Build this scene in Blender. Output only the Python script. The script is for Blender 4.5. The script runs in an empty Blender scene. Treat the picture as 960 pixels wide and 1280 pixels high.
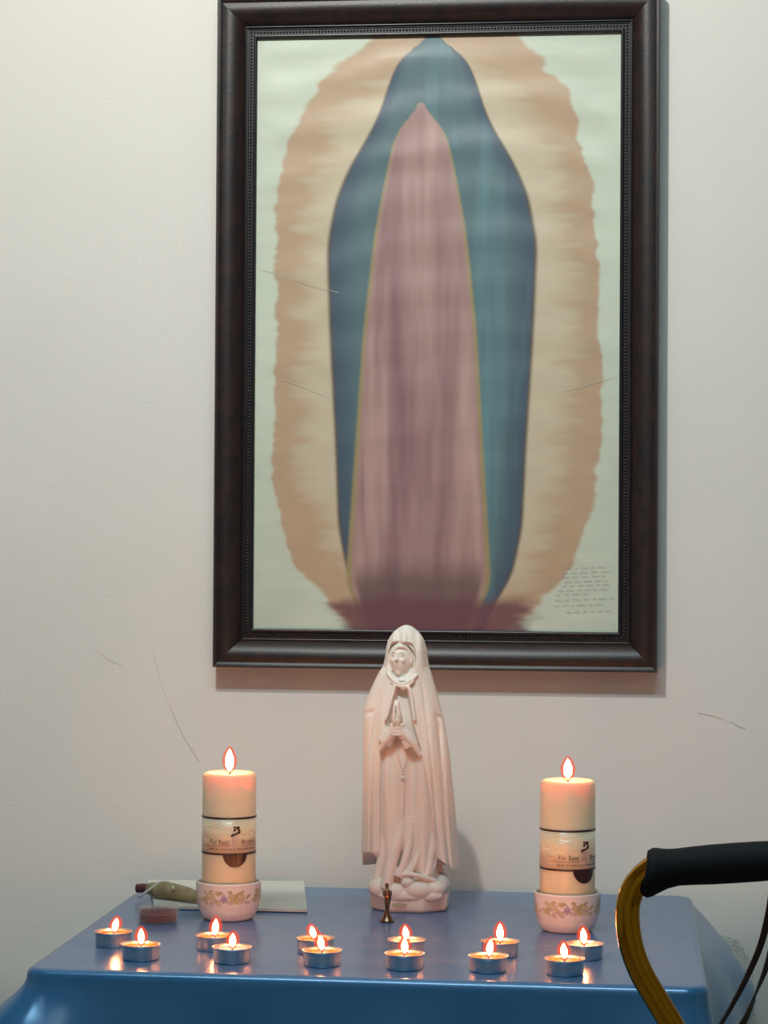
import bpy, bmesh, math, random
import numpy as np
from mathutils import Vector, Matrix, noise
random.seed(4)
PI = math.pi
S = bpy.context.scene
COL = S.collection
R = math.radians

# ------------------------------------------------------------------ camera
cam_d = bpy.data.cameras.new('camera'); cam = bpy.data.objects.new('camera', cam_d); COL.objects.link(cam)
F_PX, CAM_D, CAM_Z, YAW, PITCH, ROLL = 2800.0, 2.88, 1.17, .110, .0143, .0065
fwd = Vector((-math.sin(YAW)*math.cos(PITCH), math.cos(YAW)*math.cos(PITCH), math.sin(PITCH)))
rt = Vector((math.cos(YAW), math.sin(YAW), 0)); up = rt.cross(fwd)
r2 = rt*math.cos(ROLL)+up*math.sin(ROLL); u2 = -rt*math.sin(ROLL)+up*math.cos(ROLL)
cam.matrix_world = Matrix(((r2.x, u2.x, -fwd.x, 0), (r2.y, u2.y, -fwd.y, -CAM_D), (r2.z, u2.z, -fwd.z, CAM_Z), (0, 0, 0, 1)))
cam_d.sensor_fit = 'VERTICAL'; cam_d.sensor_height = 24; cam_d.lens = F_PX/1280*24
cam_d.clip_start = .05
S.camera = cam

# ------------------------------------------------------------------ light and exposure
S.view_settings.view_transform = 'Standard'; S.view_settings.look = 'None'
S.view_settings.gamma = 1; S.view_settings.exposure = 0; S.view_settings.use_curve_mapping = False
w = bpy.data.worlds.new('dim_room'); S.world = w; w.use_nodes = True
w.node_tree.nodes['Background'].inputs[0].default_value = (.95, .96, 1.0, 1)
w.node_tree.nodes['Background'].inputs[1].default_value = .22

def lamp(kind, name, loc, target, energy, color, **kw):
    d = bpy.data.lights.new(name, kind); d.energy = energy; d.color = color
    for k, v in kw.items(): setattr(d, k, v)
    o = bpy.data.objects.new(name, d); COL.objects.link(o); o.location = loc
    o.rotation_euler = (Vector(target)-Vector(loc)).to_track_quat('-Z', 'Y').to_euler()
    return o
LAMP = Vector((-.50, -1.24, 2.50))
ax = Vector((.0, math.cos(R(8)), -math.sin(R(8))))
lamp('SPOT', 'ceiling_spotlight', LAMP, LAMP+ax, 70, (1, .955, .87), spot_size=R(101), spot_blend=.05, shadow_soft_size=.022)
lamp('AREA', 'ceiling_light_panel', (-.25, -1.5, 2.62), (-.25, -1.5, 0), 23, (.56, .88, 1), shape='RECTANGLE', size=1.3, size_y=.09)
lamp('AREA', 'room_fill_light', (.1, -2.9, 2.66), (.1, -2.9, 0), 5, (1, .95, .88), shape='RECTANGLE', size=1.2, size_y=1.2)  # added fill lamp that lifts the ambient level, not a known fixture

# ------------------------------------------------------------------ materials
def mat(name, col, rough=.5, metal=0, **kw):
    m = bpy.data.materials.new(name); m.use_nodes = True
    p = m.node_tree.nodes['Principled BSDF']
    p.inputs['Base Color'].default_value = (*col, 1); p.inputs['Roughness'].default_value = rough
    p.inputs['Metallic'].default_value = metal
    for k, v in kw.items():
        p.inputs[k.replace('_', ' ')].default_value = v
    return m
def nd(m, t, **kw):
    n = m.node_tree.nodes.new(t)
    for k, v in kw.items(): setattr(n, k, v)
    return n
def lk(m, a, b): m.node_tree.links.new(a, b)
def bump(m, scale, strength, dist=.001, detail=3, stretch=None, kind='ShaderNodeTexNoise'):
    p = m.node_tree.nodes['Principled BSDF']
    tc = nd(m, 'ShaderNodeTexCoord'); mp = nd(m, 'ShaderNodeMapping')
    if stretch: mp.inputs['Scale'].default_value = stretch
    lk(m, tc.outputs['Object'], mp.inputs['Vector'])
    n = nd(m, kind); n.inputs['Scale'].default_value = scale
    if 'Detail' in n.inputs: n.inputs['Detail'].default_value = detail
    lk(m, mp.outputs[0], n.inputs['Vector'])
    b = nd(m, 'ShaderNodeBump'); b.inputs['Strength'].default_value = strength; b.inputs['Distance'].default_value = dist
    lk(m, n.outputs[0], b.inputs['Height']); lk(m, b.outputs[0], p.inputs['Normal'])
    return m
def vary(m, c1, c2, scale, lo=.35, hi=.65, stretch=None, detail=3):
    p = m.node_tree.nodes['Principled BSDF']
    tc = nd(m, 'ShaderNodeTexCoord'); mp = nd(m, 'ShaderNodeMapping')
    if stretch: mp.inputs['Scale'].default_value = stretch
    lk(m, tc.outputs['Object'], mp.inputs['Vector'])
    n = nd(m, 'ShaderNodeTexNoise'); n.inputs['Scale'].default_value = scale; n.inputs['Detail'].default_value = detail
    lk(m, mp.outputs[0], n.inputs['Vector'])
    r = nd(m, 'ShaderNodeValToRGB')
    r.color_ramp.elements[0].position = lo; r.color_ramp.elements[0].color = (*c1, 1)
    r.color_ramp.elements[1].position = hi; r.color_ramp.elements[1].color = (*c2, 1)
    lk(m, n.outputs[0], r.inputs[0]); lk(m, r.outputs[0], p.inputs['Base Color'])
    return m

M = {}
M['wall'] = bump(vary(mat('wall_paint', (.7, .7, .67), .75), (.67, .635, .59), (.71, .675, .63), 3, .3, .7), 260, .22, .0012, 4)
M['floor'] = vary(mat('floor_vinyl', (.3, .25, .2), .5), (.25, .2, .16), (.34, .29, .23), 4)
M['base'] = mat('baseboard_paint', (.6, .58, .54), .5)
M['wood'] = bump(vary(mat('frame_wood', (.03, .015, .012), .42), (.007, .0045, .005), (.026, .010, .008), 60, .35, .75), 420, .35, .0006, 4, None)
M['woodblack'] = mat('frame_black', (.008, .008, .011), .3)
M['beads_m'] = mat('frame_bead', (.016, .017, .024), .28)
M['satin'] = bump(mat('blue_satin', (.022, .15, .335), .24, .16, Sheen_Weight=.08, Sheen_Roughness=.4, Specular_IOR_Level=1.0), 900, .06, .0004, 2)
M['lace'] = mat('grey_lace', (.45, .45, .43), .8)
M['plaster'] = bump(mat('white_plaster', (.74, .67, .60), .5, Subsurface_Weight=.15, Subsurface_Scale=.004), 500, .05, .0004)
M['wax'] = mat('ivory_wax', (.86, .72, .50), .42, Subsurface_Weight=.7, Subsurface_Scale=.018)
M['wax'].node_tree.nodes['Principled BSDF'].inputs['Subsurface Radius'].default_value = (1.0, .45, .18)
M['teawax'] = mat('molten_wax', (.50, .17, .035), .25, Subsurface_Weight=.8, Subsurface_Scale=.010)
M['teawax'].node_tree.nodes['Principled BSDF'].inputs['Subsurface Radius'].default_value = (1.0, .4, .12)
M['teawax_mauve'] = mat('mauve_wax', (.52, .33, .42), .35, Subsurface_Weight=.4, Subsurface_Scale=.006)
M['teawax_pink'] = mat('pink_wax', (.72, .45, .40), .35, Subsurface_Weight=.5, Subsurface_Scale=.006)
M['foil'] = bump(mat('aluminium_cup', (.62, .62, .64), .33, 1), 300, .25, .0006, 2, (1, 1, .12))
M['wick'] = mat('charred_wick', (.03, .02, .015), .9)
M['wrap'] = mat('wrap_film', (.86, .72, .50), .3, Subsurface_Weight=.7, Subsurface_Scale=.018, Coat_Weight=.45, Coat_Roughness=.05)
M['wrap'].node_tree.nodes['Principled BSDF'].inputs['Subsurface Radius'].default_value = (1.0, .45, .18)
bump(M['wrap'], 70, .8, .0025, 2, (1, 1, 2.2))
_n = M['wrap'].node_tree; lk(M['wrap'], [x for x in _n.nodes if x.type == 'BUMP'][0].outputs[0], _n.nodes['Principled BSDF'].inputs['Coat Normal'])
M['ink'] = mat('brown_ink', (.035, .011, .010), .3)
M['inklight'] = mat('faded_ink', (.13, .075, .055), .35)
M['inkmauve'] = mat('mauve_ink', (.50, .36, .34), .35)
M['ceramic'] = mat('white_ceramic', (.80, .72, .68), .22, Coat_Weight=.3, Subsurface_Weight=.1, Subsurface_Scale=.003)
M['olive'] = vary(mat('olive_glaze', (.4, .36, .2), .3), (.36, .31, .16), (.58, .48, .32), 160)
M['ochre'] = vary(mat('ochre_glaze', (.5, .4, .2), .3), (.52, .40, .17), (.62, .50, .30), 160)
M['taupe'] = vary(mat('taupe_glaze', (.5, .4, .33), .3), (.48, .38, .30), (.64, .52, .44), 160)
M['violet'] = vary(mat('violet_glaze', (.35, .27, .42), .3), (.30, .22, .38), (.52, .42, .52), 200)
M['bronze'] = mat('bronze', (.23, .12, .075), .28, 1)
M['gold'] = mat('gold_anodised', (.46, .215, .013), .12, 1)
M['foam'] = bump(mat('black_foam', (.004, .004, .005), .7, Specular_IOR_Level=.2), 900, .3, .0006)
M['strap'] = bump(mat('dark_strap', (.022, .008, .007), .6), 800, .3, .0004)
M['napkin'] = bump(mat('white_napkin', (.54, .52, .46), .85), 1500, .15, .0003)
M['pouch'] = bump(vary(mat('olive_pouch', (.3, .25, .14), .6), (.24, .19, .09), (.40, .33, .17), 60), 300, .3, .0008)
M['maroon'] = mat('maroon_cord', (.12, .03, .03), .5)
M['redbead'] = mat('dark_red_bead', (.13, .016, .02), .2)
M['mark'] = mat('pencil_mark', (.40, .35, .31), .8)
M['scratch'] = mat('pale_scratch', (.60, .58, .50), .4)
M['penink'] = mat('grey_pen_ink', (.27, .26, .22), .5)
M['steel'] = mat('table_leg_steel', (.3, .3, .32), .35, 1)
M['laminate'] = mat('table_laminate', (.5, .47, .42), .5)
M['card'] = mat('backing_card', (.35, .27, .18), .8)
M['rubber'] = mat('rubber', (.02, .02, .02), .8)
# clear plastic: transparent with a glossy skin
def clear(name, tint, amount):
    m = bpy.data.materials.new(name); m.use_nodes = True; nt = m.node_tree; nt.nodes.clear()
    o = nd(m, 'ShaderNodeOutputMaterial'); t = nd(m, 'ShaderNodeBsdfTransparent'); t.inputs[0].default_value = (*tint, 1)
    g = nd(m, 'ShaderNodeBsdfPrincipled'); g.inputs['Base Color'].default_value = (.75, .72, .70, 1); g.inputs['Roughness'].default_value = .15
    lw = nd(m, 'ShaderNodeLayerWeight'); lw.inputs[0].default_value = .35
    mr = nd(m, 'ShaderNodeMapRange'); mr.inputs[3].default_value = amount; mr.inputs[4].default_value = .26
    lk(m, lw.outputs['Facing'], mr.inputs[0])
    mx = nd(m, 'ShaderNodeMixShader'); lk(m, mr.outputs[0], mx.inputs[0]); lk(m, t.outputs[0], mx.inputs[1]); lk(m, g.outputs[0], mx.inputs[2])
    lk(m, mx.outputs[0], o.inputs[0]); return m
M['clear'] = clear('clear_plastic', (.97, .96, .96), .03)
def lace_mat():
    m = M['lace']; nt = m.node_tree; p = nt.nodes['Principled BSDF']
    tc = nd(m, 'ShaderNodeTexCoord'); v = nd(m, 'ShaderNodeTexVoronoi'); v.inputs['Scale'].default_value = 420; v.feature = 'DISTANCE_TO_EDGE'
    lk(m, tc.outputs['Object'], v.inputs['Vector'])
    n = nd(m, 'ShaderNodeTexNoise'); n.inputs['Scale'].default_value = 60; lk(m, tc.outputs['Object'], n.inputs['Vector'])
    a = nd(m, 'ShaderNodeMath', operation='MULTIPLY'); lk(m, n.outputs[0], a.inputs[0]); a.inputs[1].default_value = .34
    c = nd(m, 'ShaderNodeMath', operation='LESS_THAN'); lk(m, v.outputs[0], c.inputs[0]); lk(m, a.outputs[0], c.inputs[1])
    d = nd(m, 'ShaderNodeMath', operation='MULTIPLY'); lk(m, c.outputs[0], d.inputs[0]); d.inputs[1].default_value = .55
    lk(m, d.outputs[0], p.inputs['Alpha'])
lace_mat()
FLAME_W = 760
def flame_mats():
    m = bpy.data.materials.new('flame_core'); m.use_nodes = True; nt = m.node_tree; nt.nodes.clear()
    o = nd(m, 'ShaderNodeOutputMaterial'); e = nd(m, 'ShaderNodeEmission')
    tc = nd(m, 'ShaderNodeTexCoord'); sx = nd(m, 'ShaderNodeSeparateXYZ'); lk(m, tc.outputs['Generated'], sx.inputs[0])
    r = nd(m, 'ShaderNodeValToRGB'); el = r.color_ramp.elements
    el[0].position = 0; el[0].color = (1, .22, .05, 1); el[1].position = .25; el[1].color = (1, .33, .11, 1)
    lk(m, sx.outputs[2], r.inputs[0]); lk(m, r.outputs[0], e.inputs[0])
    e.inputs[1].default_value = FLAME_W; lk(m, e.outputs[0], o.inputs[0]); M['flame'] = m
    m = bpy.data.materials.new('flame_halo'); m.use_nodes = True; nt = m.node_tree; nt.nodes.clear()  # glowing shell that imitates the red glare halo around a flame
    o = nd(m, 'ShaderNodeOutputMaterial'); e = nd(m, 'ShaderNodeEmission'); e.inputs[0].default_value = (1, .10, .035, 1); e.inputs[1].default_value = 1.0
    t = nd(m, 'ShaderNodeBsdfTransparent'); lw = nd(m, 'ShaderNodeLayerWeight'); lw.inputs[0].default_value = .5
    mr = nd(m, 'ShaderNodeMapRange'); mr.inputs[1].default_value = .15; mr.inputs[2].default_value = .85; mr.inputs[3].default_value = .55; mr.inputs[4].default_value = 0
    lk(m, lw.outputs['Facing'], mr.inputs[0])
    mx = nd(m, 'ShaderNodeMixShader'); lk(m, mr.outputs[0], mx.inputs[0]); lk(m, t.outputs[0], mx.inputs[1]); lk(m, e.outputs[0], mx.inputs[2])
    lk(m, mx.outputs[0], o.inputs[0]); M['halo'] = m
flame_mats()

# ------------------------------------------------------------------ helpers
class MB:
    def __init__(s): s.v = []; s.f = []
    def add(s, v, f):
        b = len(s.v); s.v += [tuple(float(c) for c in p) for p in v]; s.f += [tuple(i+b for i in q) for q in f]; return s
    def grid(s, P, closed_u=False, closed_v=False, cap0=False, cap1=False):
        """P[i][j] : rows i, columns j"""
        P = np.asarray(P, float); n, m = P.shape[:2]; f = []
        for i in range(n-1+(1 if closed_v else 0)):
            for j in range(m-1+(1 if closed_u else 0)):
                a = i*m+j; b = i*m+(j+1) % m; c = ((i+1) % n)*m+(j+1) % m; d = ((i+1) % n)*m+j
                f.append((a, b, c, d))
        if cap0: f.append(tuple(reversed(range(m))))
        if cap1: f.append(tuple((n-1)*m+j for j in range(m)))
        return s.add(P.reshape(-1, 3), f)
    def lathe(s, prof, n=48, c=(0, 0, 0), cap0=False, cap1=False):
        a = np.arange(n)/n*2*PI
        P = [[(c[0]+r*math.cos(t), c[1]+r*math.sin(t), c[2]+z) for t in a] for r, z in prof]
        return s.grid(P, closed_u=True, cap0=cap0, cap1=cap1)
    def box(s, x0, x1, y0, y1, z0, z1):
        v = [(x, y, z) for z in (z0, z1) for y in (y0, y1) for x in (x0, x1)]
        return s.add(v, [(0, 2, 3, 1), (4, 5, 7, 6), (0, 1, 5, 4), (2, 6, 7, 3), (0, 4, 6, 2), (1, 3, 7, 5)])
    def ell(s, c, r, n=20, m=12, rot=None):
        P = []
        for i in range(m+1):
            t = PI*i/m
            row = []
            for j in range(n):
                a = 2*PI*j/n; v = Vector((r[0]*math.sin(t)*math.cos(a), r[1]*math.sin(t)*math.sin(a), -r[2]*math.cos(t)))
                if rot: v = rot @ v
                row.append((c[0]+v.x, c[1]+v.y, c[2]+v.z))
            P.append(row)
        return s.grid(P, closed_u=True)
    def tube(s, pts, rad, n=12, caps=True, flat=None):
        pts = [Vector(p) for p in pts]
        if not hasattr(rad, '__len__'): rad = [rad]*len(pts)
        prev = None; P = []
        for i, p in enumerate(pts):
            t = (pts[min(i+1, len(pts)-1)]-pts[max(i-1, 0)]).normalized()
            if prev is None:
                h = Vector((0, 1, 0)) if abs(t.y) < .9 else Vector((1, 0, 0)); u = t.cross(h).normalized()
            else:
                u = (prev-t*prev.dot(t)).normalized()
            v = t.cross(u); prev = u
            fl = 1 if flat is None else flat
            P.append([tuple(p+u*rad[i]*math.cos(a)+v*rad[i]*fl*math.sin(a)) for a in (2*PI*k/n for k in range(n))])
        return s.grid(P, closed_u=True, cap0=caps, cap1=caps)
    def build(s, name, m, parent=None, smooth=True, loc=None, sharp=None):
        me = bpy.data.meshes.new(name); me.from_pydata(s.v, [], s.f); me.validate()
        bm = bmesh.new(); bm.from_mesh(me); bmesh.ops.recalc_face_normals(bm, faces=bm.faces); bm.to_mesh(me); bm.free()
        if smooth: me.polygons.foreach_set('use_smooth', [True]*len(me.polygons))
        if sharp: me.set_sharp_from_angle(angle=R(sharp))
        for mm in (m if isinstance(m, list) else [m]): me.materials.append(mm)
        o = bpy.data.objects.new(name, me); COL.objects.link(o)
        if parent: o.parent = parent
        if loc: o.location = loc
        return o
def tag(o, label=None, cat=None, group=None, kind=None):
    for k, v in (('label', label), ('category', cat), ('group', group), ('kind', kind)):
        if v: o[k] = v
    return o
def empty(name, loc, label=None, cat=None, group=None, rz=0):
    o = bpy.data.objects.new(name, None); COL.objects.link(o); o.location = loc; o.rotation_euler = (0, 0, rz)
    o.empty_display_size = .02
    return tag(o, label, cat, group)
def copy_tree(o, parent=None):
    c = o.copy(); COL.objects.link(c); c.parent = parent
    for ch in [x for x in bpy.data.objects if x.parent == o and x != c]: copy_tree(ch, c)
    return c
def smooth_path(pts, k=8):
    pts = [Vector(p) for p in pts]; out = []
    for i in range(len(pts)-1):
        p0, p1, p2, p3 = pts[max(i-1, 0)], pts[i], pts[i+1], pts[min(i+2, len(pts)-1)]
        for j in range(k):
            t = j/k
            out.append(.5*((2*p1)+(p2-p0)*t+(2*p0-5*p1+4*p2-p3)*t*t+(3*p1-p0-3*p2+p3)*t**3))
    out.append(pts[-1]); return out
def sstep(a, b, x):
    t = np.clip((x-a)/(b-a), 0, 1); return t*t*(3-2*t)
def ribbon(mb, pts, wdt, z_or_y, plane='y'):
    """thin mark lying on a plane facing the camera: pts are (x, z) on plane y = value"""
    P = []
    for i, p in enumerate(pts):
        a = pts[max(i-1, 0)]; b = pts[min(i+1, len(pts)-1)]
        dx, dz = b[0]-a[0], b[1]-a[1]; L = math.hypot(dx, dz) or 1
        nx, nz = -dz/L*wdt/2, dx/L*wdt/2
        P.append([(p[0]-nx, z_or_y, p[1]-nz), (p[0]+nx, z_or_y, p[1]+nz)])
    mb.grid(P)

# ------------------------------------------------------------------ setting
wall = MB().box(-2.6, 2.4, 0, .12, 0, 2.7).build('wall_back', M['wall'], smooth=False); tag(wall, kind='structure')
fl = MB().box(-2.6, 2.4, -4.2, 0, -.05, 0).build('floor', M['floor'], smooth=False); tag(fl, kind='structure')
for nm, bx in (('wall_left', (-2.72, -2.6, -4.2, .12, 0, 2.7)), ('wall_right', (2.4, 2.52, -4.2, .12, 0, 2.7)), ('wall_front', (-2.72, 2.52, -4.32, -4.2, 0, 2.7)), ('ceiling', (-2.72, 2.52, -4.32, .12, 2.7, 2.78))):
    tag(MB().box(*bx).build(nm, M['wall'], smooth=False), kind='structure')
bb = MB().box(-2.6, 2.4, -.014, 0, 0, .09).build('baseboard_back', M['base'], smooth=False); tag(bb, kind='structure')
def marks(name, lines, wdt, mm):
    mb = MB()
    for ln in lines: ribbon(mb, ln, wdt, -.0004)
    mb.build(name, mm, wall, smooth=False)
def w2(px, py):   # point of the wall for a mark measured on the photograph
    d = r2*(px-480)/F_PX-u2*(py-640)/F_PX+fwd; t = CAM_D/d.y
    return (d.x*t, CAM_Z+d.z*t)
marks('pencil_mark', [[w2(*p) for p in ((211, 880), (222, 905), (232, 926), (247, 949), (250, 952))]], .0007, M['mark'])
marks('pencil_mark', [[w2(*p) for p in ((190, 812), (197, 835), (203, 858), (210, 878))]], .0004, M['mark'])
marks('pencil_mark', [[w2(*p) for p in ((123, 815), (138, 826), (152, 832))]], .0004, M['mark'])
marks('scuff_mark', [[w2(*p) for p in ((872, 891), (886, 894), (904, 899))], [w2(*p) for p in ((914, 902), (921, 907), (932, 911))]], .0006, M['mark'])

# ------------------------------------------------------------------ framed print
X0, X1, Z0, Z1 = -.5366, .0335, 1.0098, 1.8765
PW = .0495
fr = empty('picture_frame', ((X0+X1)/2, 0, Z0), 'tall framed print of blue and dusty rose form on tan oval in dark brown frame', 'picture')
prof = [(0, -.0025), (0, -.0265), (.0018, -.029), (.0045, -.0285), (.0068, -.0265), (.012, -.0275), (.018, -.0268), (.024, -.0240), (.029, -.0200), (.0325, -.0158),
        (.0345, -.0130), (.0355, -.0108), (.0385, -.0108), (.0392, -.0088), (.0450, -.0088), (.0458, -.0125), (.0485, -.0120), (.0495, -.0105), (.0495, -.0045)]
def corner(w_, ix, iz):
    return ((X0+w_) if ix == 0 else (X1-w_), (Z0+w_) if iz == 0 else (Z1-w_))
ox, oz = fr.location.x, fr.location.z
for (c0, c1) in (((0, 0), (1, 0)), ((1, 0), (1, 1)), ((1, 1), (0, 1)), ((0, 1), (0, 0))):
    rows = []
    for wv, y in prof:
        a = corner(wv, *c0); b = corner(wv, *c1)
        rows.append([(a[0]+(b[0]-a[0])*t-ox, y, a[1]+(b[1]-a[1])*t-oz) for t in (0, .25, .5, .75, 1)])
    mb = MB().grid(rows)
    rail = mb.build('frame_rail', M['wood'], fr, sharp=40)
    # black sight edge and the little beads pressed along the inner step
    a = corner(.0418, *c0); b = corner(.0418, *c1); L = math.hypot(b[0]-a[0], b[1]-a[1]); n = int(L/.0042)
    bd = MB()
    for i in range(n+1):
        t = i/n; bd.ell((a[0]+(b[0]-a[0])*t-ox, -.0093, a[1]+(b[1]-a[1])*t-oz), (.0017, .0016, .0017), 6, 4)
    e = []
    for wv, y in ((.0345, -.0135), (.0352, -.0139), (.0364, -.0139), (.0370, -.0108)):
        a = corner(wv, *c0); b = corner(wv, *c1)
        e.append([(a[0]-ox, y, a[1]-oz), (b[0]-ox, y, b[1]-oz)])
    tag(bd.build('bead_trim', M['beads_m'], rail), kind='stuff')
    e2 = []
    for wv, y in ((.0455, -.0126), (.0470, -.0134), (.0490, -.0126), (.0497, -.0105), (.0497, -.006)):
        a = corner(wv, *c0); b = corner(wv, *c1)
        e2.append([(a[0]-ox, y, a[1]-oz), (b[0]-ox, y, b[1]-oz)])
    MB().grid(e).grid(e2).build('sight_edge', M['woodblack'], rail)
MB().box(X0+.004-ox, X1-.004-ox, -.0044, -.001, .004, Z1-Z0-.004).build('backing_board', M['card'], fr, smooth=False)
# the print: colour fields only, on a sheet that ripples a little behind its film
def s2l(c): c = np.asarray(c, float)/255; return np.where(c <= .04045, c/12.92, ((c+.055)/1.055)**2.4)
def print_sheet():
    nx, nz = 227, 371
    U = np.linspace(320, 774, nx)[None, :].repeat(nz, 0); V = np.linspace(48, 790, nz)[:, None].repeat(nx, 1)
    rng = np.random.RandomState(3)
    def fbm(sx, sy, seed):
        r = np.random.RandomState(seed); out = np.zeros_like(U)
        for o in range(4):
            gx, gy = int(454/sx*2**o)+3, int(742/sy*2**o)+3
            g = r.rand(gy, gx); fx = (U-320)/sx*2**o; fy = (V-48)/sy*2**o
            ix = np.clip(fx.astype(int), 0, gx-2); iy = np.clip(fy.astype(int), 0, gy-2); tx = fx-ix; ty = fy-iy
            tx = tx*tx*(3-2*tx); ty = ty*ty*(3-2*ty)
            out += (g[iy, ix]*(1-tx)*(1-ty)+g[iy, ix+1]*tx*(1-ty)+g[iy+1, ix]*(1-tx)*ty+g[iy+1, ix+1]*tx*ty)/2**o
        return out/1.875-.5
    n1 = fbm(90, 90, 1); n2 = fbm(22, 260, 2); n3 = fbm(60, 12, 5)
    ground = s2l((190, 197, 180)); tan = s2l((178, 150, 122)); cream = s2l((198, 188, 162))
    C = ground[None, None]*(1+.22*n1[..., None])
    def mixc(C, c, a): return C*(1-a[..., None])+np.asarray(c)*a[..., None]
    cx = 546.
    d = (np.abs(U-cx)/206)**2.3+(np.abs(V-425)/388)**3.0
    C = mixc(C, tan, sstep(1.03, .97, d+.34*n1+.10*n3))
    C = mixc(C, cream, sstep(.80, .42, d+.5*n3)*.75)
    hw = np.interp(V[:, 0], [54, 62, 80, 110, 150, 180, 210, 250, 310, 420, 560, 660, 720, 760, 790], [0, 24, 42, 54, 66, 82, 100, 117, 128, 124, 116, 112, 100, 76, 64])[:, None]
    ker = np.hanning(31)[:, None]/np.hanning(31).sum()
    def soft(q): return np.convolve(np.pad(q[:, 0], 15, 'edge'), ker[:, 0], 'valid')[:, None]
    hw = soft(hw)
    a = np.where(hw < 3, 9, np.abs(U-541)/np.maximum(hw, .01))
    C = mixc(C, s2l((84, 72, 66)), sstep(1.045, .995, a))
    C = mixc(C, s2l((80, 104, 110)), sstep(1.0, .97, a+.02*n1))
    C = mixc(C, s2l((56, 68, 92)), sstep(.70, .98, a)*sstep(1.0, .98, a)*.7)
    C = mixc(C, s2l((96, 138, 146)), np.clip(n2*2.2, 0, 1)*sstep(1.0, .9, a)*.8)
    rw = np.interp(V[:, 0], [140, 152, 180, 230, 300, 420, 560, 660, 730, 790], [0, 18, 32, 42, 54, 66, 74, 80, 84, 60])[:, None]
    rw = soft(rw)
    b = np.where(rw < 3, 9, np.abs(U-527)/np.maximum(rw, .01))
    C = mixc(C, s2l((150, 134, 92)), sstep(1.10, 1.04, b))
    C = mixc(C, s2l((160, 126, 122)), sstep(1.03, .98, b))
    C = mixc(C, s2l((120, 84, 92)), sstep(.98, .9, b)*np.clip(-(n2)*2.6+.25*sstep(530, 470, U), 0, .9))
    C = mixc(C, s2l((190, 158, 150)), sstep(1.0, .9, b)*np.clip(n2*2.2, 0, .8))
    C = mixc(C, s2l((96, 72, 70)), sstep(.99, .9, b)*sstep(690, 740, V+30*n1)*.8)
    C = mixc(C, s2l((104, 62, 72)), sstep(742, 762, V+20*n1)*sstep(128, 100, np.abs(U-545)+60*n3)*.9)
    C = np.clip(C*(1+.12*n3[..., None]), 0, 1)
    xa, xb = X0+.0475, X1-.0475; zt, zb = Z1-.0475, Z0+.0475
    XX = np.linspace(xa, xb, nx)[None, :].repeat(nz, 0); ZZ = np.linspace(zt, zb, nz)[:, None].repeat(nx, 1)
    t = (V-48)/742
    edge = np.minimum(1, np.minimum(np.minimum((XX-xa), (xb-XX)), np.minimum(zt-ZZ, ZZ-zb))/.03)
    wob = .0007*edge*(1-t)**1.2*(np.sin(ZZ*105+2.2*np.sin(XX*9)+3*n1)+.6*np.sin(ZZ*61+XX*14))
    Y = -.0062+wob
    me = bpy.data.meshes.new('print'); P = np.stack([XX-ox, Y, ZZ-oz], -1).reshape(-1, 3)
    idx = np.arange(nx*nz).reshape(nz, nx)
    F = np.stack([idx[:-1, :-1], idx[1:, :-1], idx[1:, 1:], idx[:-1, 1:]], -1).reshape(-1, 4)
    me.from_pydata(P.tolist(), [], F.tolist()); me.polygons.foreach_set('use_smooth', [True]*len(me.polygons))
    at = me.color_attributes.new('ink', 'FLOAT_COLOR', 'POINT')
    at.data.foreach_set('color', np.concatenate([C.reshape(-1, 3), np.ones((nx*nz, 1))], 1).ravel())
    m = mat('printed_sheet', (.5, .5, .5), .5, Coat_Weight=.5, Coat_Roughness=.16)
    vc = nd(m, 'ShaderNodeVertexColor', layer_name='ink'); lk(m, vc.outputs[0], m.node_tree.nodes['Principled BSDF'].inputs['Base Color'])
    me.materials.append(m)
    o = bpy.data.objects.new('print', me); COL.objects.link(o); o.parent = fr
    return o
sheet = print_sheet()
def wp(px, py):
    d = r2*(px-480)/F_PX-u2*(py-640)/F_PX+fwd; t = (CAM_D-.0075)/d.y
    return (d.x*t-ox, CAM_Z+d.z*t-oz)
for ln in (((325, 337), (352, 344), (384, 356), (424, 366)), ((704, 489), (722, 485), (748, 477), (771, 470)), ((352, 474), (380, 484), (408, 496))):
    mb = MB(); ribbon(mb, [wp(*p) for p in ln], .0005, -.0072); mb.build('scratch', M['scratch'], sheet, smooth=False)
mb = MB(); rr = random.Random(8)      # rows of small illegible handwriting at the lower right
for row, (xa, xb, y) in enumerate(((708, 752, 711), (703, 755, 717), (702, 760, 722), (705, 758, 728), (702, 758, 733), (696, 758, 739), (693, 732, 744), (694, 770, 751), (692, 748, 758), (707, 762, 766))):
    x = xa
    while x < xb:
        L = rr.uniform(5, 11); pts = []
        for k in range(int(L*2)):
            pts.append(wp(min(x+k*.5, 770), y-.04*(x-xa)+1.3*math.sin(k*1.9+rr.uniform(-.5, .5))))
        if len(pts) > 2: ribbon(mb, pts, .00028, -.0068)
        x += L+rr.uniform(2, 4)
mb.build('handwriting', M['penink'], sheet, smooth=False)

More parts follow.
